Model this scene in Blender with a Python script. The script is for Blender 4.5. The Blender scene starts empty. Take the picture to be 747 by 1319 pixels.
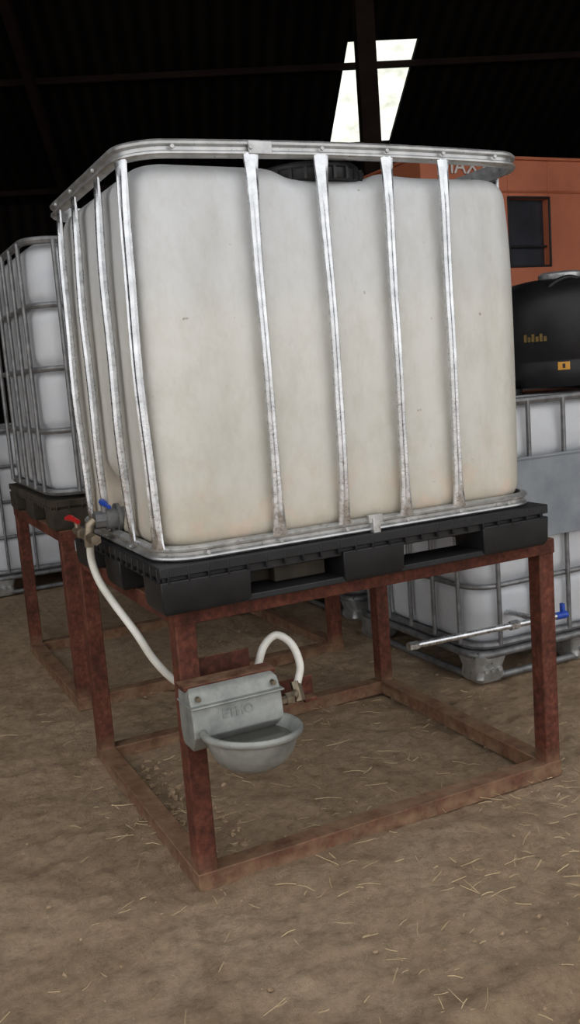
import bpy, math, random
import numpy as np
from mathutils import Vector, Matrix, noise
random.seed(4)
S=bpy.context.scene
COL=S.collection
# ------------------------------------------------------------------ camera
CP=Vector((-0.7063,-2.2491,1.3985)); yaw,pitch,roll=0.4477,0.1516,-0.0761
f=Vector((math.sin(yaw)*math.cos(pitch),math.cos(yaw)*math.cos(pitch),-math.sin(pitch)))
r0=Vector((math.cos(yaw),-math.sin(yaw),0)); u0=r0.cross(f)
r=r0*math.cos(roll)+u0*math.sin(roll); u=u0*math.cos(roll)-r0*math.sin(roll)
cam=bpy.data.cameras.new('camera'); co=bpy.data.objects.new('camera',cam); COL.objects.link(co)
M=Matrix.Identity(4)
for i in range(3):
    M[i][0]=r[i];M[i][1]=u[i];M[i][2]=-f[i];M[i][3]=CP[i]
co.matrix_world=M
cam.sensor_fit='VERTICAL';cam.sensor_height=36;cam.sensor_width=36*747/1319
cam.lens=1205.88*36/1319; cam.clip_end=200
S.camera=co
# ------------------------------------------------------------------ materials
def newmat(name):
    m=bpy.data.materials.new(name);m.use_nodes=True
    nt=m.node_tree;b=nt.nodes['Principled BSDF'];return m,nt,b
def node(nt,t,**k):
    n=nt.nodes.new(t)
    for a,v in k.items():
        if a in n.inputs.keys(): n.inputs[a].default_value=v
        else: setattr(n,a,v)
    return n
def posn(nt,scale=(1,1,1)):
    g=nt.nodes.new('ShaderNodeNewGeometry');mp=nt.nodes.new('ShaderNodeMapping')
    mp.inputs['Scale'].default_value=scale
    nt.links.new(g.outputs['Position'],mp.inputs['Vector']);return mp.outputs['Vector']
def ramp(nt,fac,stops):
    rp=nt.nodes.new('ShaderNodeValToRGB');e=rp.color_ramp.elements
    while len(e)<len(stops): e.new(.5)
    for i,(p_,c_) in enumerate(stops):
        e[i].position=p_;e[i].color=(*c_,1) if len(c_)==3 else c_
    nt.links.new(fac,rp.inputs['Fac']);return rp.outputs['Color']
def nz(nt,scale,detail=5,rough=.6,vscale=(1,1,1)):
    n=node(nt,'ShaderNodeTexNoise');n.inputs['Scale'].default_value=scale;n.inputs['Detail'].default_value=detail
    n.inputs['Roughness'].default_value=rough
    nt.links.new(posn(nt,vscale),n.inputs['Vector']);return n.outputs['Fac']
def mix(nt,fac,a,b,mode='MIX'):
    m=nt.nodes.new('ShaderNodeMix');m.data_type='RGBA';m.blend_type=mode
    for s,v in ((0,fac),(6,a),(7,b)):
        if hasattr(v,'is_output'): nt.links.new(v,m.inputs[s])
        elif s==0: m.inputs[s].default_value=v
        else: m.inputs[s].default_value=(*v,1)
    return m.outputs[2]
def bump(nt,b,h,strength,dist):
    n=nt.nodes.new('ShaderNodeBump');n.inputs['Strength'].default_value=strength;n.inputs['Distance'].default_value=dist
    nt.links.new(h,n.inputs['Height']);nt.links.new(n.outputs['Normal'],b.inputs['Normal'])
def simple(name,c1,c2,scale=8,rough=.6,metal=0,bs=0,bd=.003,rr=None,spec=.5):
    m,nt,b=newmat(name)
    n=nz(nt,scale)
    nt.links.new(ramp(nt,n,[(.32,c1),(.68,c2)]),b.inputs['Base Color'])
    b.inputs['Roughness'].default_value=rough;b.inputs['Metallic'].default_value=metal;b.inputs['Specular IOR Level'].default_value=spec
    if rr: nt.links.new(ramp(nt,nz(nt,scale*2),[(.3,(rr[0],)*3),(.7,(rr[1],)*3)]),b.inputs['Roughness'])
    if bs: bump(nt,b,nz(nt,scale*4),bs,bd)
    return m
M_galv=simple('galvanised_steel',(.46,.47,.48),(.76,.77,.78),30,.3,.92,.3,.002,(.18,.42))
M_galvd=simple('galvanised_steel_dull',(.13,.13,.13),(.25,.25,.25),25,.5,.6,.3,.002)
M_rail=simple('galvanised_rail',(.32,.325,.32),(.56,.56,.55),22,.4,.7,.25,.002,(.25,.5))
M_bowl=simple('cast_galvanised_iron',(.17,.18,.165),(.33,.335,.31),14,.5,.3,.5,.002)
M_black=simple('black_plastic',(.006,.0063,.007),(.016,.016,.017),9,.5,0,.25,.003,None,.35)
M_blackd=simple('black_polyethylene',(.004,.004,.0045),(.010,.010,.011),9,.45,0,.25,.003,None,.3)
M_wood=simple('dark_weathered_wood',(.018,.014,.009),(.05,.038,.022),14,.8,0,.4,.004)
M_red=simple('red_plastic',(.35,.01,.01),(.5,.02,.02),20,.4)
M_blue=simple('blue_plastic',(.01,.04,.3),(.02,.08,.45),20,.4)
M_brass=simple('weathered_pipe_fitting',(.16,.12,.08),(.32,.27,.2),40,.45,.8)
M_hose=simple('white_hose',(.55,.53,.46),(.72,.70,.64),12,.45)
M_orange=simple('orange_paint',(.42,.12,.055),(.52,.165,.08),2.5,.6)
M_glass=simple('dark_window',(.012,.013,.018),(.03,.032,.04),3,.25)
M_yel=simple('yellow_decal',(.50,.22,.02),(.62,.30,.03),20,.5)
M_yeld=simple('faded_yellow_lettering',(.08,.05,.01),(.2,.12,.02),50,.6)
M_white=simple('white_decal',(.6,.58,.55),(.75,.73,.7),20,.5)
M_grey=simple('grey_sheet',(.17,.19,.21),(.27,.29,.31),5,.55)
M_tyre=simple('tyre_rubber',(.012,.012,.012),(.03,.028,.025),15,.8)
def rustmat(name,k=1.0):
    m,nt,b=newmat(name)
    c=ramp(nt,nz(nt,8,9,.75),[(.28,(.060*k,.020*k,.013*k)),(.5,(.125*k,.040*k,.025*k)),(.74,(.21*k,.080*k,.048*k))])
    fine=ramp(nt,nz(nt,60,4),[(.35,(.6,.6,.6)),(.7,(1.25,1.2,1.15))])
    c=mix(nt,1,c,fine,'MULTIPLY')
    streak=ramp(nt,nz(nt,14,6,.7,(1,1,.2)),[(.4,(.7,.68,.66)),(.6,(1.05,1.05,1.05))])
    c=mix(nt,1,c,streak,'MULTIPLY')
    g=nt.nodes.new('ShaderNodeNewGeometry');sx=nt.nodes.new('ShaderNodeSeparateXYZ')
    nt.links.new(g.outputs['Normal'],sx.inputs[0])
    dn=nt.nodes.new('ShaderNodeMath');dn.operation='MULTIPLY'
    nt.links.new(sx.outputs['Z'],dn.inputs[0]);nt.links.new(ramp(nt,nz(nt,13,6),[(.35,(0,0,0)),(.6,(.6,)*3)]),dn.inputs[1]);dn.use_clamp=True
    c=mix(nt,dn.outputs[0],c,(.25,.16,.095))
    sp=nt.nodes.new('ShaderNodeSeparateXYZ');nt.links.new(g.outputs['Position'],sp.inputs[0])
    mr=nt.nodes.new('ShaderNodeMapRange');nt.links.new(sp.outputs['Z'],mr.inputs[0])
    mr.inputs[1].default_value=.10;mr.inputs[2].default_value=.0;mr.inputs[3].default_value=0;mr.inputs[4].default_value=1.0
    mm=nt.nodes.new('ShaderNodeMath');mm.operation='MULTIPLY';nt.links.new(mr.outputs[0],mm.inputs[0]);nt.links.new(ramp(nt,nz(nt,17,5),[(.3,(0.1,.1,.1)),(.7,(1,1,1))]),mm.inputs[1]);mm.use_clamp=True
    c=mix(nt,mm.outputs[0],c,(.28,.18,.105))
    nt.links.new(c,b.inputs['Base Color']);b.inputs['Roughness'].default_value=.75;b.inputs['Specular IOR Level'].default_value=.25
    bump(nt,b,nz(nt,40,8,.7),.8,.006);return m
M_rust=rustmat('rusty_red_steel')
M_rustd=rustmat('rusty_plate',.8)
def bladmat(name,main):
    m,nt,b=newmat(name)
    g=nt.nodes.new('ShaderNodeNewGeometry');sp=nt.nodes.new('ShaderNodeSeparateXYZ');nt.links.new(g.outputs['Position'],sp.inputs[0])
    mr=nt.nodes.new('ShaderNodeMapRange');nt.links.new(sp.outputs['Z'],mr.inputs[0])
    if main:
        mr.inputs[1].default_value=.93;mr.inputs[2].default_value=1.93
        ad=nt.nodes.new('ShaderNodeMath');ad.operation='MULTIPLY_ADD';ad.inputs[1].default_value=.10;ad.inputs[2].default_value=-.05
        nt.links.new(nz(nt,5,4),ad.inputs[0]);a2=nt.nodes.new('ShaderNodeMath');nt.links.new(mr.outputs[0],a2.inputs[0]);nt.links.new(ad.outputs[0],a2.inputs[1])
        c=ramp(nt,a2.outputs[0],[(0,(.50,.44,.35)),(.08,(.55,.515,.44)),(.2,(.575,.56,.505)),(.60,(.60,.59,.55)),(.70,(.57,.57,.555)),(1,(.55,.565,.58))])
        st=ramp(nt,nz(nt,6.5,3,.5),[(.50,(0,0,0)),(.56,(1,1,1))])
        lo=ramp(nt,mr.outputs[0],[(.04,(.7,)*3),(.16,(.35,)*3),(.26,(0,0,0))])
        k=mix(nt,1,st,lo,'MULTIPLY')
        c=mix(nt,k,c,(.62,.50,.40))
        dirt=ramp(nt,nz(nt,3,8,.7,(1,1,.35)),[(.42,(1,1,1)),(.72,(.82,.80,.75))])
        c=mix(nt,1,c,dirt,'MULTIPLY')
        scuff=ramp(nt,nz(nt,18,8,.75,(1,1,.6)),[(.45,(1,1,1)),(.70,(.9,.89,.86))])
        c=mix(nt,1,c,scuff,'MULTIPLY')
        spots=ramp(nt,nz(nt,38,2,.4),[(.765,(1,1,1)),(.80,(.6,.55,.45))])
        c=mix(nt,1,c,spots,'MULTIPLY')
    else:
        c=ramp(nt,nz(nt,3,4),[(.3,(.46,.475,.50)),(.7,(.58,.59,.60))])
    nt.links.new(c,b.inputs['Base Color'])
    b.inputs['Roughness'].default_value=.42
    b.inputs['Subsurface Weight'].default_value=.15;b.inputs['Subsurface Radius'].default_value=(.05,.045,.04);b.inputs['Subsurface Scale'].default_value=.4
    bump(nt,b,nz(nt,7,3),.35,.016)
    return m
M_blad=bladmat('translucent_hdpe_stained',True);M_blad2=bladmat('translucent_hdpe',False)
def groundmat():
    m,nt,b=newmat('dirt_ground')
    c=ramp(nt,nz(nt,1.1,8,.7),[(.3,(.35,.245,.155)),(.5,(.44,.315,.205)),(.72,(.54,.405,.28))])
    f2=ramp(nt,nz(nt,22,9,.78),[(.3,(.6,.58,.56)),(.52,(1,1,1)),(.75,(1.22,1.2,1.17))])
    c=mix(nt,1,c,f2,'MULTIPLY')
    f3=ramp(nt,nz(nt,5,6,.7),[(.3,(.76,.74,.72)),(.5,(1,1,1))])
    c=mix(nt,1,c,f3,'MULTIPLY')
    s=ramp(nt,nz(nt,120,3,.6),[(.64,(0,0,0)),(.72,(.6,)*3)])
    c=mix(nt,s,c,(.60,.49,.35))
    nt.links.new(c,b.inputs['Base Color']);b.inputs['Roughness'].default_value=.95
    b.inputs['Specular IOR Level'].default_value=.1
    bump(nt,b,nz(nt,24,10,.8),.9,.026);return m
M_ground=groundmat()
M_straw=simple('straw',(.36,.26,.14),(.60,.46,.27),9,.8)
M_clod=simple('soil_clod',(.24,.165,.10),(.40,.285,.185),12,.95,0,.6,.004,None,.1)
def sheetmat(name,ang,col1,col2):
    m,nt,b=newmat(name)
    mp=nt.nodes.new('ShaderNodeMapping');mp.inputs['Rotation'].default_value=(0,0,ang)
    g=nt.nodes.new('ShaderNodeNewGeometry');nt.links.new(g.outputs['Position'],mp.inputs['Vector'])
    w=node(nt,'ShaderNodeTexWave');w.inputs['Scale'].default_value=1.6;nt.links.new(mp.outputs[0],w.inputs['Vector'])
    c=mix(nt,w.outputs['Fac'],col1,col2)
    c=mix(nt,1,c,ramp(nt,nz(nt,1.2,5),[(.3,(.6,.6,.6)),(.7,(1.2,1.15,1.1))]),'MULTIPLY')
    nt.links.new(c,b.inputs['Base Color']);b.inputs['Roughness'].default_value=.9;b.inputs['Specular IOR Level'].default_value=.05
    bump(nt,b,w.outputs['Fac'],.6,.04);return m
M_sheet=sheetmat('shade_darkened_corrugated_sheet',math.radians(20.8),(.004,.0032,.0028),(.010,.008,.007))  # near-black base colour paints in the dimness deep inside the barn
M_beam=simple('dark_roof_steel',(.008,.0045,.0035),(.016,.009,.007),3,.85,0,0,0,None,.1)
m,nt,b=newmat('translucent_roof_panel')
out=nt.nodes['Material Output'];tr=nt.nodes.new('ShaderNodeBsdfTranslucent');tp=nt.nodes.new('ShaderNodeBsdfTransparent')
ms=nt.nodes.new('ShaderNodeMixShader');ms.inputs[0].default_value=.65
nt.links.new(ramp(nt,nz(nt,2.5,5),[(.35,(.80,.80,.72)),(.65,(1,1,.96))]),tr.inputs['Color'])
nt.links.new(ramp(nt,nz(nt,3.5,6,.7),[(.35,(.66,.67,.60)),(.62,(.98,.98,.95))]),tp.inputs['Color'])
nt.links.new(tr.outputs[0],ms.inputs[1]);nt.links.new(tp.outputs[0],ms.inputs[2]);nt.links.new(ms.outputs[0],out.inputs['Surface'])
M_panel=m
# ------------------------------------------------------------------ mesh helpers
def group(name,loc):
    e=bpy.data.objects.new(name,None);e.location=loc;e.empty_display_size=.1;COL.objects.link(e);return e
def link(ob,parent):
    COL.objects.link(ob)
    if parent is not None:
        ob.parent=parent;ob.matrix_parent_inverse=Matrix.Translation(parent.location).inverted()
class MB:
    def __init__(s): s.v=[];s.f=[]
    def add(s,v,f_):
        o=len(s.v);s.v+= [tuple(x) for x in v];s.f+=[tuple(i+o for i in q) for q in f_]
    def box(s,x0,x1,y0,y1,z0,z1,T=None):
        v=[Vector((x,y,z)) for z in (z0,z1) for x,y in((x0,y0),(x1,y0),(x1,y1),(x0,y1))]
        if T: v=[T@q for q in v]
        s.add(v,[(3,2,1,0),(4,5,6,7),(0,1,5,4),(1,2,6,5),(2,3,7,6),(3,0,4,7)])
    def loft(s,rings,closed=True,cap=True,loop=False):
        n=len(rings[0]);v=[q for R_ in rings for q in R_];F=[]
        m_=len(rings)
        for i in range(m_ if loop else m_-1):
            a=i*n;b_=((i+1)%m_)*n
            for j in range(n if closed else n-1):
                k=(j+1)%n;F.append((a+j,a+k,b_+k,b_+j))
        if cap and not loop: F.append(tuple(reversed(range(n))));F.append(tuple((m_-1)*n+j for j in range(n)))
        s.add(v,F)
    def tube(s,path,rad,n=10,cap=True,loop=False):
        path=[Vector(p_) for p_ in path];N=len(path);rings=[];up=None
        for i,p_ in enumerate(path):
            if loop: t=path[(i+1)%N]-path[i-1]
            else: t=path[min(i+1,N-1)]-path[max(i-1,0)]
            t.normalize()
            if up is None:
                up=Vector((0,0,1)) if abs(t.z)<.9 else Vector((1,0,0))
            a=(up-t*up.dot(t)).normalized();up=a;b_=t.cross(a)
            R_=rad[i] if isinstance(rad,(list,tuple)) else rad
            rings.append([p_+(a*math.cos(q)+b_*math.sin(q))*R_ for q in [2*math.pi*k/n for k in range(n)]])
        s.loft(rings,cap=cap,loop=loop)
    def lathe(s,prof,c,n=48,T=None):
        rings=[]
        for R_,z in prof:
            ring=[Vector((R_*math.cos(2*math.pi*k/n),R_*math.sin(2*math.pi*k/n),z)) for k in range(n)]
            rings.append([(T@q if T else q)+Vector(c) for q in ring])
        s.loft(rings)
    def obj(s,name,mat,parent=None,bevel=0,smooth=True,ang=40,seg=2):
        me=bpy.data.meshes.new(name);me.from_pydata(s.v,[],s.f);me.update()
        ob=bpy.data.objects.new(name,me);me.materials.append(mat);link(ob,parent)
        import bmesh
        bm=bmesh.new();bm.from_mesh(me);bmesh.ops.recalc_face_normals(bm,faces=bm.faces);bm.to_mesh(me);bm.free()
        if bevel:
            b_=ob.modifiers.new('bevel','BEVEL');b_.width=bevel;b_.segments=seg;b_.limit_method='ANGLE';b_.angle_limit=math.radians(35)
        if smooth:
            for p_ in me.polygons:p_.use_smooth=True
            me.set_sharp_from_angle(angle=math.radians(ang))
        return ob
def cat(pts,n=12):
    P=[Vector(q) for q in pts];P=[P[0]*2-P[1]]+P+[P[-1]*2-P[-2]];o=[]
    for i in range(1,len(P)-2):
        for k in range(n):
            t=k/n;a,b_,c,d=P[i-1:i+3]
            o.append(.5*((2*b_)+(c-a)*t+(2*a-5*b_+4*c-d)*t*t+(3*b_-a-3*c+d)*t**3))
    o.append(P[-2]);return o
def rrect(x0,x1,y0,y1,R_,na=10,ns=2):
    o=[]
    C=[((x1-R_,y0+R_),-90),((x1-R_,y1-R_),0),((x0+R_,y1-R_),90),((x0+R_,y0+R_),180)]
    for ci,((cx,cy),a0) in enumerate(C):
        for k in range(na+1):
            a=math.radians(a0+90*k/na);o.append((cx+R_*math.cos(a),cy+R_*math.sin(a),math.cos(a),math.sin(a)))
        (nx,ny),b0=C[(ci+1)%4];a=math.radians(a0+90);sx,sy=cx+R_*math.cos(a),cy+R_*math.sin(a)
        ex,ey=nx+R_*math.cos(math.radians(b0)),ny+R_*math.sin(math.radians(b0))
        for k in range(1,ns):
            t=k/ns;o.append((sx+(ex-sx)*t,sy+(ey-sy)*t,math.cos(a),math.sin(a)))
    return o
def bladder(name,mat,parent,x0,x1,y0,y1,z0,z1,rc,re,mod=None,post=None,nlev=40):
    mb=MB();rings=[]
    lev=[]
    for k in range(9):
        a=math.pi/2*k/8;lev.append((z0+re*(1-math.cos(a)) ,re*(1-math.sin(a))))
    for k in range(1,nlev): lev.append((z0+re+(z1-z0-2*re)*k/nlev,0))
    for k in range(9):
        a=math.pi/2*k/8;lev.append((z1-re+re*math.sin(a),re*(1-math.cos(a))))
    base=rrect(x0,x1,y0,y1,rc,12,60)
    cx,cy=(x0+x1)/2,(y0+y1)/2
    for z,ins in lev:
        ring=[]
        for (x,y,nx,ny) in base:
            d=ins+(mod(x,y,z,nx,ny) if mod else 0)
            ring.append(Vector((x-nx*d,y-ny*d,z)))
        rings.append(ring)
    top=rings[-1];bot=rings[0];T=[];B=[]
    for s_ in (.93,.8,.6,.4,.2,.02):
        T.append([Vector((cx+(q.x-cx)*s_,cy+(q.y-cy)*s_,z1)) for q in top]);B.insert(0,[Vector((cx+(q.x-cx)*s_,cy+(q.y-cy)*s_,z0)) for q in bot])
    rings=B+rings+T
    if post: rings=[[post(q) for q in R_] for R_ in rings]
    mb.loft(rings);return mb.obj(name,mat,parent,ang=60)
RAIL=[(-.004,0),(.012,.002),(.018,.008),(.017,.013),(.008,.018),(.008,.026),(.017,.031),(.018,.037),(.012,.043),(-.004,.045)]
def rail(mb,x0,x1,y0,y1,R_,z,sc=1.0,zf=None):
    rings=[]
    for (x,y,nx,ny) in rrect(x0,x1,y0,y1,R_,12,24):
        dz=zf(x,y) if zf else 0
        rings.append([Vector((x+nx*o*sc,y+ny*o*sc,z+h_*sc+dz)) for o,h_ in RAIL])
    mb.loft(rings,loop=True)
# ------------------------------------------------------------------ MAIN TANK
H=.797; ZT=1.9616; WX=1.250; D=.885
def crown(x,y=0): return .010+.012*max(0,math.sin(math.pi*min(1,max(0,x/1.35))))*max(0,1-y/.5)-.010*min(1,y/.9)
def post(mb,x,y,nx,ny,z0,z1,seed,wmid=.0125,dmid=.0105,wend=.022,bow=.008):
    z1+=crown(x,y)
    tx,ty=-ny,nx;rings=[];rs=random.Random(seed);N=44;ph=rs.uniform(0,6)
    for k in range(N+1):
        t=k/N;e=max(math.exp(-t*(z1-z0)/.05),math.exp(-(1-t)*(z1-z0)/.07))
        w=wmid+(wend-wmid)*e;d=dmid+(.0035-dmid)*e
        kk=1+.05*math.sin(9*t+ph)+rs.uniform(-.035,.035)
        off=bow*math.sin(math.pi*t)*(1-e)+.0015*math.sin(14*t+ph);lat=.0022*math.sin(6*t+ph)
        cx,cy,z=x+nx*off+tx*lat,y+ny*off+ty*lat,z0+(z1-z0)*t
        ring=[]
        for a,b_ in ((-1,-.55),(-.75,-1),(.75,-1),(1,-.55),(.95,.35),(.45,1),(-.1,.82),(-.5,1),(-.95,.35)):
            ring.append(Vector((cx+tx*a*w*kk+nx*b_*d,cy+ty*a*w*kk+ny*b_*d,z)))
        rings.append(ring)
    mb.loft(rings)
tank=group('ibc_water_tank',(.6,.41,H))
fx=[.34,.545,.745,.93]
def g(a,w): return math.exp(-(a/w)**2)
def modm(x,y,z,nx,ny):
    s_=min(1,max(0,(z-.96)/.12))*min(1,max(0,(1.92-z)/.12))
    d=0
    if ny<-.9 or ny>.9:
        d+=sum(.008*g(x-q,.03) for q in fx)-.004*g(x-.15,.10)
        d+=.006*g(x-1.09,.02)+.003*g(x-.64,.012)+.003*g(x-.44,.012)+.003*g(x-.24,.014)
    if nx<-.9 or nx>.9:
        d+=sum(.007*g(y-q,.028) for q in(.25,.50,.69))
        if nx<0: d+=.05*g(y-.46,.10)*max(0,min(1,(1.16-z)/.08))
    t=(z-.94)/(.99)
    d-=.006*math.sin(math.pi*t)
    return d*s_+.010*max(0,(z-1.6)/.3)**2
def postm(q):
    if q.z>1.75 and q.y<.7:
        wx=1/(1+math.exp(-(q.x-.45)/.014))*1/(1+math.exp((q.x-.74)/.014))
        wy=1/(1+math.exp((q.y-.36)/.02))
        q=q.copy();q.z-=.026*wx*wy*min(1,(q.z-1.75)/.1)
    if q.z>1.70:
        q=q.copy();q.z-=(.016/(1+math.exp(-(q.x-.80)/.03))+.006*min(1,max(0,q.x/.5)))*min(1,(q.z-1.70)/.15)
    return q
bladder('bladder',M_blad,tank,.022,WX-.022,.022,D-.02,.938,1.932,.115,.06,modm,postm)
mb=MB();rail(mb,.018,WX-.018,.018,D-.018,.100,ZT-.045,1,crown)
mb.obj('cage_top_rail',M_rail,tank)
mb=MB();rail(mb,.018,WX-.018,.018,D-.018,.100,.925,.92);
mb.obj('cage_bottom_rail',M_rail,tank)
mb=MB()
for x in fx+[.13,1.11]:
    for zz in (.945,1.939+crown(x)):
        mb.tube([(x,-.001,zz),(x,-.007,zz)],.006,8)
for y in (.25,.50,.69):
    for zz in (.945,1.939+crown(0,y)): mb.tube([(.001,y,zz),(-.007,y,zz)],.006,8)
mb.box(.625,.648,-.012,.01,.900,.966)
mb.box(.615,.66,-.006,.01,.952,.975)
mb.box(.335,.40,-.003,.006,1.942,1.974)
mb.obj('rail_bolts',M_rail,tank,bevel=.001)
mb=MB();i=0
for x in fx: i+=1;post(mb,x,.004,0,-1,.957,1.926,i)
for y in (.25,.50,.69): i+=1;post(mb,.004,y,-1,0,.957,1.926,i)
a=math.radians(207);i+=1;cx=cy=.123
post(mb,cx+.118*math.cos(a),cy+.118*math.sin(a),math.cos(a),math.sin(a),.957,1.926,i,wmid=.014)
for x in fx: i+=1;post(mb,x,D-.004,0,1,.957,1.926,i)
for y in (.17,.40,.65): i+=1;post(mb,WX-.004,y,1,0,.957,1.926,i)
mb.obj('cage_posts',M_galv,tank,ang=25)
LZ=1.893
mb=MB();mb.lathe([(.001,0),(.145,0),(.150,.006),(.150,.03),(.143,.036),(.143,.043),(.135,.050),(.06,.052),(.001,.052)],(.595,.180,LZ),48)
for k in range(24):
    a=k*math.pi/12;mb.box(-.006,.006,-.004,.004,.002,.032,Matrix.Translation((.595+.151*math.cos(a),.180+.151*math.sin(a),LZ))@Matrix.Rotation(a,4,'Z'))
mb.obj('screw_lid',M_black,tank)
mb=MB();mb.box(WX-.05,WX-.025,.70,.78,1.90,1.945);mb.obj('corner_bracket',M_galvd,tank,bevel=.003)
def pallet(parent,mat,x0,x1,y0,y1,z0,z1,name='pallet'):
    mb=MB();h_=z1-z0
    mb.box(x0,x1,y0,y1,z1-h_*.22,z1)
    mb.box(x0+.01,x1-.01,y0+.012,y1-.012,z1-h_*.40,z1-h_*.2)
    W=x1-x0;Dd=y1-y0
    def foot(a0,a1,b0,b1):
        v=[];
        for (zz,ins) in ((z0,.010),(z0+h_*.12,.002),(z1-h_*.3,0.0)):
            v.append([Vector((a0+ins,b0+ins,zz)),Vector((a1-ins,b0+ins,zz)),Vector((a1-ins,b1-ins,zz)),Vector((a0+ins,b1-ins,zz))])
        mb.loft(v)
    xs=[(x0,x0+.25),(x0+W/2-.10,x0+W/2+.10),(x1-.25,x1)]
    ys=[(y0,y0+.15),(y0+Dd/2-.08,y0+Dd/2+.08),(y1-.15,y1)]
    for A in xs:
        for B_ in ys: foot(*A,*B_)
    for B_ in ys: mb.box(x0+.02,x1-.02,B_[0]+.01,B_[1]-.01,z0,z0+.018)
    k=x0+.02
    while k<x1-.02:
        mb.box(k,k+.006,y0-.002,y0+.01,z1-h_*.34,z1-.004);k+=.055
    k=y0+.02
    while k<y1-.02:
        mb.box(x0-.002,x0+.01,k,k+.006,z1-h_*.34,z1-.004);k+=.055
    mb.obj(name,mat,parent,bevel=.004)
pallet(tank,M_black,-.012,1.250,-.018,D+.012,H+.0005,.925,'plastic_pallet')
mb=MB();mb.box(.34,.50,.06,.10,H+.021,H+.085);mb.box(.27,.52,.11,.125,H+.02,H+.07)
mb.obj('wood_packing',M_wood,tank,bevel=.004)
mb=MB()
mb.tube([(.10,.46,1.0),(-.012,.46,1.0)],.032,24);mb.tube([(.03,.46,1.0),(.02,.46,1.0)],.044,24)
mb.tube([(-.012,.46,1.0),(-.045,.46,1.0)],.026,8);mb.tube([(-.01,.46,1.0),(-.01,.46,1.045)],.012,16)
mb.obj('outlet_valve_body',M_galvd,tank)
mb=MB();mb.tube(cat([(-.012,.475,1.05),(-.02,.43,1.053),(-.022,.36,1.047)],6),[.011]*4+[.009]*5+[.006]*4,8);mb.obj('blue_lever',M_blue,tank)
mb=MB();mb.tube([(-.045,.46,1.0),(-.06,.46,.99),(-.065,.46,.955)],.015,14)
mb.tube([(-.065,.62,.955),(-.065,.44,.955)],.013,14);mb.tube([(-.065,.44,.955),(-.065,.38,.955)],.016,6);mb.tube([(-.065,.56,.955),(-.065,.535,.955)],.019,6)
mb.tube([(-.065,.46,.962),(-.065,.46,.925)],.016,6)
mb.tube([(-.065,.60,.955),(-.065,.60,.985)],.009,10)
mb.obj('pipe_tee',M_brass,tank)
mb=MB();mb.tube(cat([(-.065,.585,.985),(-.07,.65,.99),(-.072,.71,.983)],6),[.008]*6+[.010]*4+[.007]*3,8);mb.obj('red_lever',M_red,tank)
# ------------------------------------------------------------------ stands
def stand(name,x0,y0,W,Dd,h_,t=.060):
    e=group(name,(x0+W/2,y0+Dd/2,0))
    mb=MB();x1,y1=x0+W,y0+Dd
    for (a,b_) in((x0,y0),(x1-t,y0),(x0,y1-t),(x1-t,y1-t)): mb.box(a+.001,a+t-.001,b_+.001,b_+t-.001,.01,h_-.01)
    mb.obj('legs',M_rust,e,bevel=.004)
    for z0,z1,nm in((h_-.048,h_,'top_frame'),(-.012,.042,'ground_frame')):
        mb=MB()
        mb.box(x0-.002,x1+.002,y0-.002,y0+t,z0,z1);mb.box(x0-.002,x1+.002,y1-t,y1+.002,z0,z1)
        mb.box(x0-.002,x0+t,y0+t,y1-t,z0,z1);mb.box(x1-t,x1+.002,y0+t,y1-t,z0,z1)
        mb.obj(nm,M_rust,e,bevel=.003)
    return e
s1=stand('steel_tank_stand',.038,.054,1.293,1.096,H)
s2=stand('steel_tank_stand',.11,1.72,1.33,1.10,.79)
mb=MB();mb.box(.075,.46,.114,.120,.455,.512);mb.box(.10,.265,.107,.113,.52,.635);mb.box(.42,.46,.09,.120,.44,.452)
mb.obj('drinker_bracket_plates',M_rustd,s1,bevel=.002)
# ------------------------------------------------------------------ livestock drinker
bw=group('livestock_water_bowl',(.165,.05,.42))
cxb,cyb,zr=.170,-.095,.482
T=Matrix.Translation((cxb,cyb,zr))@Matrix.Rotation(math.radians(3),4,'Y')@Matrix.Rotation(math.radians(-2),4,'X')
mb=MB();n=56
def bring(R_,z,k=1):
    return [T@Vector((R_*math.cos(a),R_*math.sin(a)*(1.0 if math.sin(a)<0 else k),z)) for a in [2*math.pi*i/n for i in range(n)]]
prof=[(.001,-.104),(.03,-.104),(.06,-.097),(.088,-.080),(.108,-.054),(.119,-.022),(.123,-.010),(.131,-.009),(.135,-.003),(.135,.005),(.130,.010),(.122,.009),(.117,.004),(.112,-.015),(.100,-.046),(.080,-.072),(.052,-.088),(.02,-.093),(.001,-.093)]
mb.loft([bring(a,b_,.95) for a,b_ in prof]);mb.obj('bowl_dish',M_bowl,bw,ang=50)
mb=MB()
x0,x1=.028,.285
def hous(ins,z,yf): 
    return [Vector((x0+ins,yf,z)),Vector((x1-ins,yf,z)),Vector((x1-ins,.052,z)),Vector((x0+ins,.052,z))]
mb.loft([hous(.008,.425,-.01),hous(.003,.44,-.03),hous(0,.475,-.055),hous(0,.555,-.045),hous(.002,.585,-.030),hous(.01,.596,-.012)])
mb.box(x0-.005,x1+.005,-.060,.052,.552,.558)
mb.obj('float_housing',M_bowl,bw,bevel=.007,seg=3)
mb=MB();mb.box(x0-.004,x1+.004,-.008,.053,.588,.602);mb.obj('housing_cap_plate',M_rustd,bw,bevel=.003)
mb=MB()
for x in(.05,.265):mb.tube([(x,-.035,.575),(x,-.050,.575)],.007,6)
mb.tube([(.285,.02,.49),(.35,.03,.49)],.012,6);mb.tube([(.33,.03,.49),(.352,.03,.49)],.018,6);mb.tube([(.352,.03,.49),(.375,.045,.50)],.014,10);mb.tube([(.375,.03,.475),(.375,.055,.525)],.016,6)
mb.obj('inlet_fitting',M_brass,bw)
cu=bpy.data.curves.new('embossed_letters','FONT');cu.body='ETHO';cu.size=.034;cu.extrude=.0009;cu.bevel_depth=.0006;cu.align_x='CENTER'
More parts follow.
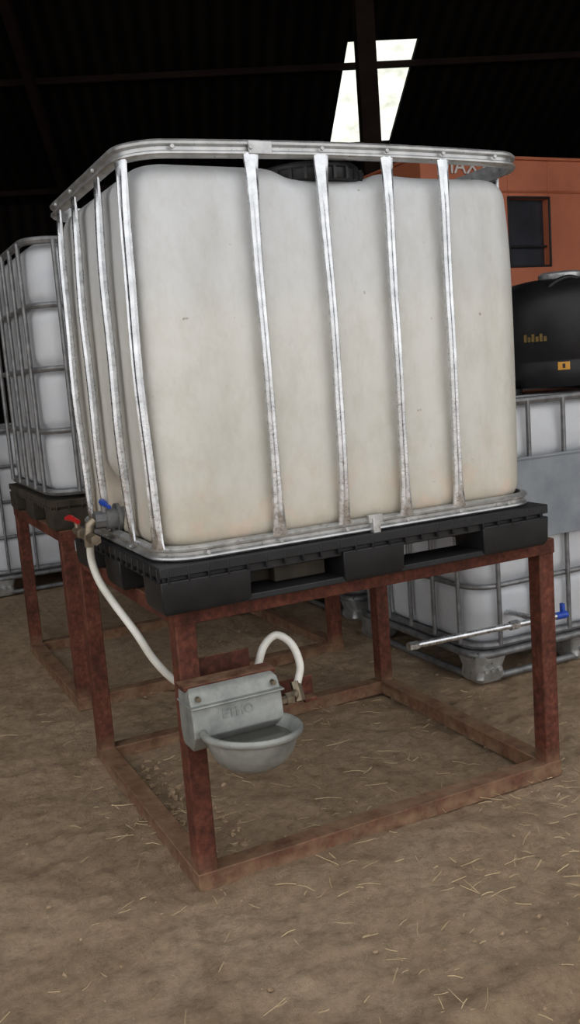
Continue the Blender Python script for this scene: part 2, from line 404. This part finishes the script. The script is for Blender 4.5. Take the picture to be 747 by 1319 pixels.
to=bpy.data.objects.new('embossed_letters',cu);cu.materials.append(M_bowl);link(to,bw)
to.location=(.155,-.0506,.512);to.rotation_euler=(math.radians(83),0,0)
mb=MB();mb.lathe([(.001,-.028),(.105,-.028),(.105,-.027),(.001,-.027)],(cxb,cyb,zr),48)
mw,nt,b=newmat('water');b.inputs['Base Color'].default_value=(.06,.06,.05,1);b.inputs['Roughness'].default_value=.06
mb.obj('water',mw,bw)
hose=group('water_hose',(0,.3,.6))
mb=MB();mb.tube(cat([(-.065,.46,.935),(-.062,.475,.88),(-.052,.45,.82),(-.034,.385,.765),(.0,.305,.688),(.04,.27,.60),(.10,.255,.525),(.19,.21,.475),(.26,.16,.495),(.295,.137,.555),(.32,.13,.62),(.36,.125,.648),(.395,.10,.62),(.402,.07,.565),(.38,.05,.52)],10),.0115,12)
mb.obj('hose_tube',M_hose,hose)
# ------------------------------------------------------------------ other caged tanks
def ibc(name,x0,y0,z0,W,Dd,Hh,steel_pallet,plate=False,rot=0):
    e=group(name,(x0+W/2,y0+Dd/2,z0));x1,y1=x0+W,y0+Dd;ph=.13
    hz=[z0+.16+ (Hh-.19)*k/4 for k in range(5)]
    xs=[x0+.12+(W-.24)*k/5 for k in range(6)];ys=[y0+.12+(Dd-.24)*k/4 for k in range(5)]
    def mod(x,y,z,nx,ny):
        s_=min(1,max(0,(z-z0-.2)/.1))*min(1,max(0,(z0+Hh-.08-z)/.1))
        d=sum(.02*g(z-q,.028) for q in hz[1:4])
        if abs(ny)>.9: d+=sum(.008*g(x-q,.02) for q in xs)
        if abs(nx)>.9: d+=sum(.008*g(y-q,.02) for q in ys)
        return (d-.012)*s_+.012
    bladder('bladder',M_blad2,e,x0+.014,x1-.014,y0+.014,y1-.014,z0+.145,z0+Hh-.03,.13,.06,mod,nlev=70)
    mb=MB()
    for q in hz:
        mb.tube([(x,y,q) for x,y,_,_ in rrect(x0+.01,x1-.01,y0+.01,y1-.01,.11,8,2)],.012 if q not in(hz[0],hz[-1]) else .016,8,loop=True)
    for x in xs:
        for y in(y0-.003,y1+.003): mb.tube([(x,y,hz[0]),(x,y,hz[-1])],.010,8)
    for y in ys:
        for x in(x0-.003,x1+.003): mb.tube([(x,y,hz[0]),(x,y,hz[-1])],.010,8)
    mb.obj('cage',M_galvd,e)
    mb=MB();mb.tube([(x0+W/2,y0+Dd/2,z0+Hh-.035),(x0+W/2,y0+Dd/2,z0+Hh)],.085,28);mb.obj('screw_lid',M_black,e)
    if steel_pallet:
        mb=MB();mb.tube([(x,y,z0+.125) for x,y,_,_ in rrect(x0,x1,y0,y1,.08,8,2)],.017,10,loop=True)
        mb.box(x0+.01,x1-.01,y0+.01,y1-.01,z0+.125,z0+.14)
        mb.tube([(x,y,z0+.018) for x,y,_,_ in rrect(x0+.02,x1-.02,y0+.02,y1-.02,.08,8,2)],.016,10,loop=True)
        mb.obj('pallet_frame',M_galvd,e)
        mb=MB()
        for fx_ in(x0,x0+W/2-.07,x1-.14):
            for fy in(y0,y1-.14):
                rg=[]
                for zz,i_ in((z0,.012),(z0+.02,.0),(z0+.06,.006),(z0+.10,-.004),(z0+.125,-.004)):
                    rg.append([Vector((x,y,zz)) for x,y,_,_ in rrect(fx_+i_,fx_+.15-i_,fy+i_,fy+.15-i_,.03,4,2)])
                mb.loft(rg)
                for k in(.04,.075,.11): mb.tube([(fx_+k,fy-.004,z0+.055),(fx_+k,fy+.01,z0+.055)],.011,10)
        mb.obj('pallet_feet',M_rail,e)
    else:
        pallet(e,M_wood,x0-.01,x1+.01,y0-.01,y1+.01,z0,z0+ph,'wooden_pallet')
    if plate:
        mb=MB();mb.box(x0-.02,x1-.06,y0-.022,y0-.016,z0+.60,z0+.95);mb.box(x0-.02,x1-.06,y0-.028,y0-.016,z0+.945,z0+.957)
        mb.obj('grey_side_plate',M_grey,e,bevel=.002)
    return e
ibc('caged_ibc_tank',.095,1.72,.7905,1.2,1.0,1.235,False)
i3=ibc('caged_ibc_tank',1.63,.88,.0,1.2,1.0,1.22,True,True)
ibc('caged_ibc_tank',1.72,2.10,.0,1.2,1.0,1.16,True)
ibc('caged_ibc_tank',.15,4.3,.0,1.2,1.0,1.16,True)
# ------------------------------------------------------------------ black tank
dr=group('black_sprayer_tank',(2.57,1.36,1.22));c=(2.585,1.38,1.2205)
mb=MB();mb.lathe([(.001,0),(.32,0),(.335,.02),(.34,.10),(.332,.115),(.332,.125),(.34,.14),(.34,.33),(.328,.40),(.30,.455),(.25,.49),(.17,.505),(.001,.51)],c,64)
mb.tube(cat([(c[0]-.24,c[1]-.16,c[2]+.42),(c[0]-.20,c[1]-.19,c[2]+.475),(c[0]-.12,c[1]-.21,c[2]+.50),(c[0]-.02,c[1]-.22,c[2]+.47)],6),.012,10)
mb.obj('tank_shell',M_blackd,dr,bevel=0)
mb=MB();mb.lathe([(.001,.495),(.10,.495),(.105,.505),(.105,.53),(.09,.54),(.001,.545)],(c[0]-.02,c[1]-.04,c[2]),32)
mb.obj('filler_cap',M_rail,dr)
def decal(mat,name,parent,c,R_,a0,a1,z0,z1):
    mb=MB();rg=[]
    for k in range(7):
        a=math.radians(a0+(a1-a0)*k/6);rg.append([Vector((c[0]+q*math.cos(a),c[1]+q*math.sin(a),z)) for q,z in((R_,z0),(R_+.003,z0),(R_+.003,z1),(R_,z1))])
    mb.loft(rg);return mb.obj(name,mat,parent)
decal(M_yel,'warning_sticker',dr,c,.3405,226,235,.078+c[2],.114+c[2])
decal(M_black,'warning_symbol',dr,c,.3425,229.5,231.5,.086+c[2],.106+c[2])
for k in range(6): decal(M_yeld,'faded_lettering',dr,c,.3405,200+3.2*k,202.2+3.2*k,.215+c[2],.25+c[2]-(k%2)*.012)
# ------------------------------------------------------------------ water pipe plumbed on the right tank
mb=MB();mb.tube([(1.21,.70,.31),(1.90,.70,.295)],.013,12);mb.tube([(1.21,.70,.31),(1.17,.70,.311)],.018,6);mb.tube([(1.66,.70,.30),(1.70,.70,.30)],.02,6)
mb.tube([(1.80,.70,.30),(1.80,.83,.30),(1.80,.90,.29)],.013,12);mb.obj('water_pipe',M_galv,i3)
mb=MB();mb.tube([(1.90,.70,.295),(1.96,.70,.294)],.016,12);mb.box(1.93,1.945,.69,.71,.30,.345);mb.obj('blue_tap',M_blue,i3,bevel=.003)
# ------------------------------------------------------------------ barn
ang=math.atan2(-.356,.934)
A=Vector((math.cos(ang),math.sin(ang),0));B=Vector((-math.sin(ang),math.cos(ang),0))
TB=Matrix.Rotation(ang,4,'Z')
def roofz(b_): return 4.33+.378*(10.6-b_) if b_>3 else 4.33+.378*7.6-.378*(3-b_)
a0,a1,bF,bK=-8,13,-.7,11.6
def barn(name,boxes,mat):
    mb=MB()
    for q in boxes: mb.box(*q,TB)
    return mb.obj(name,mat,None,smooth=False)
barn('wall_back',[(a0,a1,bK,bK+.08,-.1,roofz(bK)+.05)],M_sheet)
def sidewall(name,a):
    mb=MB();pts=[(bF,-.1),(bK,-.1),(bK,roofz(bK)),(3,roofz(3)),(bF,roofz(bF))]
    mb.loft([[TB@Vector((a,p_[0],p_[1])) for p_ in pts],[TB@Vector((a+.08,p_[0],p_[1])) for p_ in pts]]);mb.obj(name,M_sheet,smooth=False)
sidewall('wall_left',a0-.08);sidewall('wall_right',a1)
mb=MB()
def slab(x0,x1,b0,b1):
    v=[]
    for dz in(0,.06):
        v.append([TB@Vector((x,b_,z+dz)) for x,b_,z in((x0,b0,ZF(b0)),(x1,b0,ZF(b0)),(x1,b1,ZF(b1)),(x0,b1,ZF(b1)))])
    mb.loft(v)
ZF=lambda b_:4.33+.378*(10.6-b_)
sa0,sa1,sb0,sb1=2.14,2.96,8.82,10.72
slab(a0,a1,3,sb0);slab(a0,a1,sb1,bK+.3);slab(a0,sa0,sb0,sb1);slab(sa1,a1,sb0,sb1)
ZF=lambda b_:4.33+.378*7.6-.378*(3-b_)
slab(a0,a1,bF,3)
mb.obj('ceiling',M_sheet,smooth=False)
ZF=lambda b_:4.33+.378*(10.6-b_)
mb=MB();v=[]
for dz in(.065,.075):
    v.append([TB@Vector((x,b_,ZF(b_)+dz)) for x,b_ in((sa0-.05,sb0-.05),(sa1+.05,sb0-.05),(sa1+.05,sb1+.05),(sa0-.05,sb1+.05))])
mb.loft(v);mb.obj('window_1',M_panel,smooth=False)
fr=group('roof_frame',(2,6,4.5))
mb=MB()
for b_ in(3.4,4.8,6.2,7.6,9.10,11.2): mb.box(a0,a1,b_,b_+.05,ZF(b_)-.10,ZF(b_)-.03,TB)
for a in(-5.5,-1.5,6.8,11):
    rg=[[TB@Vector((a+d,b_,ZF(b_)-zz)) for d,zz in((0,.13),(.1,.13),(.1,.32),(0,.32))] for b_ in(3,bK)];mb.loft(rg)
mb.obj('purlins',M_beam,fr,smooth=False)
cwx,cwy=4.73,6.46
cb=B.x*cwx+B.y*cwy;ca=A.x*cwx+A.y*cwy
mb=MB();w_=.095
mb.box(ca-w_,ca+w_,cb-.10,cb-.085,0,ZF(cb)-.03,TB);mb.box(ca-w_,ca+w_,cb+.085,cb+.10,0,ZF(cb)-.03,TB);mb.box(ca-.012,ca+.012,cb-.09,cb+.09,0,ZF(cb)-.03,TB)
mb.box(ca-.16,ca+.16,cb-.16,cb+.16,-.02,.02,TB)
mb.obj('steel_column',M_beam,fr,smooth=False)
# ------------------------------------------------------------------ orange machine
om=group('orange_farm_machine',(6.0,5.6,0))
mb=MB()
T0=Matrix.Translation((4.32,5.0,-.015))
def bx(*q): mb.box(*q,T0)
wx0,wx1,wz0,wz1=.98,1.46,2.22,2.84
bx(0,wx0,0,1.6,1.0,3.19);bx(wx1,3.6,0,1.6,1.0,3.19);bx(wx0,wx1,0,1.6,wz1,3.19);bx(wx0,wx1,0,1.6,1.0,wz0);bx(-.02,3.62,-.02,1.64,3.19,3.22)
bx(-.01,3.61,-.02,.01,wz1+.05,wz1+.07)
mb.obj('body',M_orange,om,bevel=.02)
mb=MB();mb.box(wx0,wx1,.08,.12,wz0,wz1,T0);mb.obj('side_window',M_glass,om)
mb=MB()
for q in((wx0-.02,wx1+.02,-.01,.01,wz1,wz1+.02),(wx0-.02,wx1+.02,-.01,.01,wz0-.02,wz0),(wx0-.02,wx0,-.01,.01,wz0,wz1),(wx1,wx1+.02,-.01,.01,wz0,wz1),(.2,3.4,.1,1.5,.72,1.0)): mb.box(*q,T0)
mb.box(wx0,wx1,.03,.06,wz0+.17,wz0+.19,T0)
mb.obj('window_frame_and_chassis',M_black,om,bevel=.006)
mb=MB()
for x in(.8,2.8):
    for y in(.08,1.3):
        Tw=Matrix.Translation((4.32+x,5.0+y,.54))@Matrix.Rotation(math.pi/2,4,'X')
        mb.lathe([(.15,-.14),(.4,-.15),(.53,-.13),(.55,-.08),(.55,.08),(.53,.13),(.4,.15),(.15,.14)],(0,0,0),40,Tw)
mb.obj('wheels',M_tyre,om)
cu=bpy.data.curves.new('lettering','FONT');cu.body='MAXXER';cu.size=.20;cu.extrude=.004;cu.materials.append(M_white)
to=bpy.data.objects.new('lettering',cu);link(to,om);to.location=(4.52,4.985,3.035);to.rotation_euler=(math.pi/2,0,0)
# ------------------------------------------------------------------ ground
def axis(lo,a,b_,hi,st,cs):
    o=[];x=a
    while x<=b_: o.append(x);x+=st
    L=[];x=a;s_=st
    while x>lo: s_=min(s_*1.25,cs);x-=s_;L.append(x)
    R_=[];x=o[-1];s_=st
    while x<hi: s_=min(s_*1.25,cs);x+=s_;R_.append(x)
    return L[::-1]+o+R_
X=axis(-14,-1.0,2.4,18,.013,.8);Y=axis(-9,-1.1,2.0,18,.013,.8)
vs=[]
for y in Y:
    for x in X:
        q=Vector((x,y,0))
        z=.020*noise.noise(q*1.1)+.011*noise.noise(q*4+Vector((3,1,0)))+.008*noise.noise(q*11)+.012*max(0,noise.noise(q*22)-.12)+.010*max(0,noise.noise(q*43)-.15)
        dl=(y+.86)-.10*(x+.1)+.03*noise.noise(q*3); z+=-.026*g(dl,.05)+.016*g(dl-.09,.04)
        vs.append((x,y,z-.012))
nx_=len(X);F=[(j*nx_+i,j*nx_+i+1,(j+1)*nx_+i+1,(j+1)*nx_+i) for j in range(len(Y)-1) for i in range(nx_-1)]
mb=MB();mb.v=vs;mb.f=F;gr=mb.obj('ground',M_ground,ang=180)
rs=random.Random(9)
mb=MB()
cl=[(1.25,-.45,.14,190),(1.35,-.2,.10,110),(.95,-.62,.2,80),(.5,.4,.35,50),(1.0,.75,.3,60),(.9,.1,.2,50),(.1,.5,.12,60),(-.1,-.6,.4,30),(.6,-.9,.4,40),(.3,-.35,.3,40)]
def straw(x,y):
    L=rs.uniform(.012,.05) if rs.random()<.8 else rs.uniform(.05,.09);a=rs.uniform(0,math.pi*2);w=rs.uniform(.0006,.0014);z=rs.uniform(0,.006)
    dx,dy=math.cos(a)*L/2,math.sin(a)*L/2;dz=rs.uniform(-.004,.010);b_=rs.uniform(-.1,.1)
    mb.tube([(x-dx,y-dy,z),(x-dy*b_,y+dx*b_,z+.002),(x+dx,y+dy,z+dz)],w,4)
for cx_,cy_,s_,n_ in cl:
    for k in range(n_): straw(rs.gauss(cx_,s_),rs.gauss(cy_,s_))
for k in range(300): straw(rs.uniform(-1,2.5),rs.uniform(-1.3,2.3))
mb.obj('scattered_straw',M_straw,gr,smooth=False)
mb=MB()
def clod(x,y,R_):
    n=7;m_=4;rg=[];sd=rs.uniform(0,99);ex=rs.uniform(.6,1.3);ey=rs.uniform(.6,1.3)
    for i in range(m_+1):
        th=math.pi*i/m_;ring=[]
        for j in range(n):
            ph=2*math.pi*j/n;d=Vector((math.sin(th)*math.cos(ph)*ex,math.sin(th)*math.sin(ph)*ey,math.cos(th)*.6))
            k_=1+1.1*noise.noise(d*2.2+Vector((sd,0,0)));ring.append(Vector((x,y,-R_*.25))+d*R_*k_)
        rg.append(ring)
    mb.loft(rg)
for k in range(450): clod(rs.uniform(-1,2.4),rs.uniform(-1.3,2.4),rs.choice([.003,.003,.004,.005,.006]))
for k in range(100): clod(rs.gauss(.17,.06),min(1.0,max(.16,rs.gauss(.55,.2))),rs.choice([.005,.007,.010,.013]))
mb.obj('soil_clods',M_clod,gr,smooth=False)
# ------------------------------------------------------------------ light
w=bpy.data.worlds.new('overcast_sky');S.world=w;w.use_nodes=True;nt=w.node_tree;bg=nt.nodes['Background']
bg.inputs['Color'].default_value=(.97,.98,1.0,1);bg.inputs['Strength'].default_value=1.6
S.view_settings.view_transform='Standard'
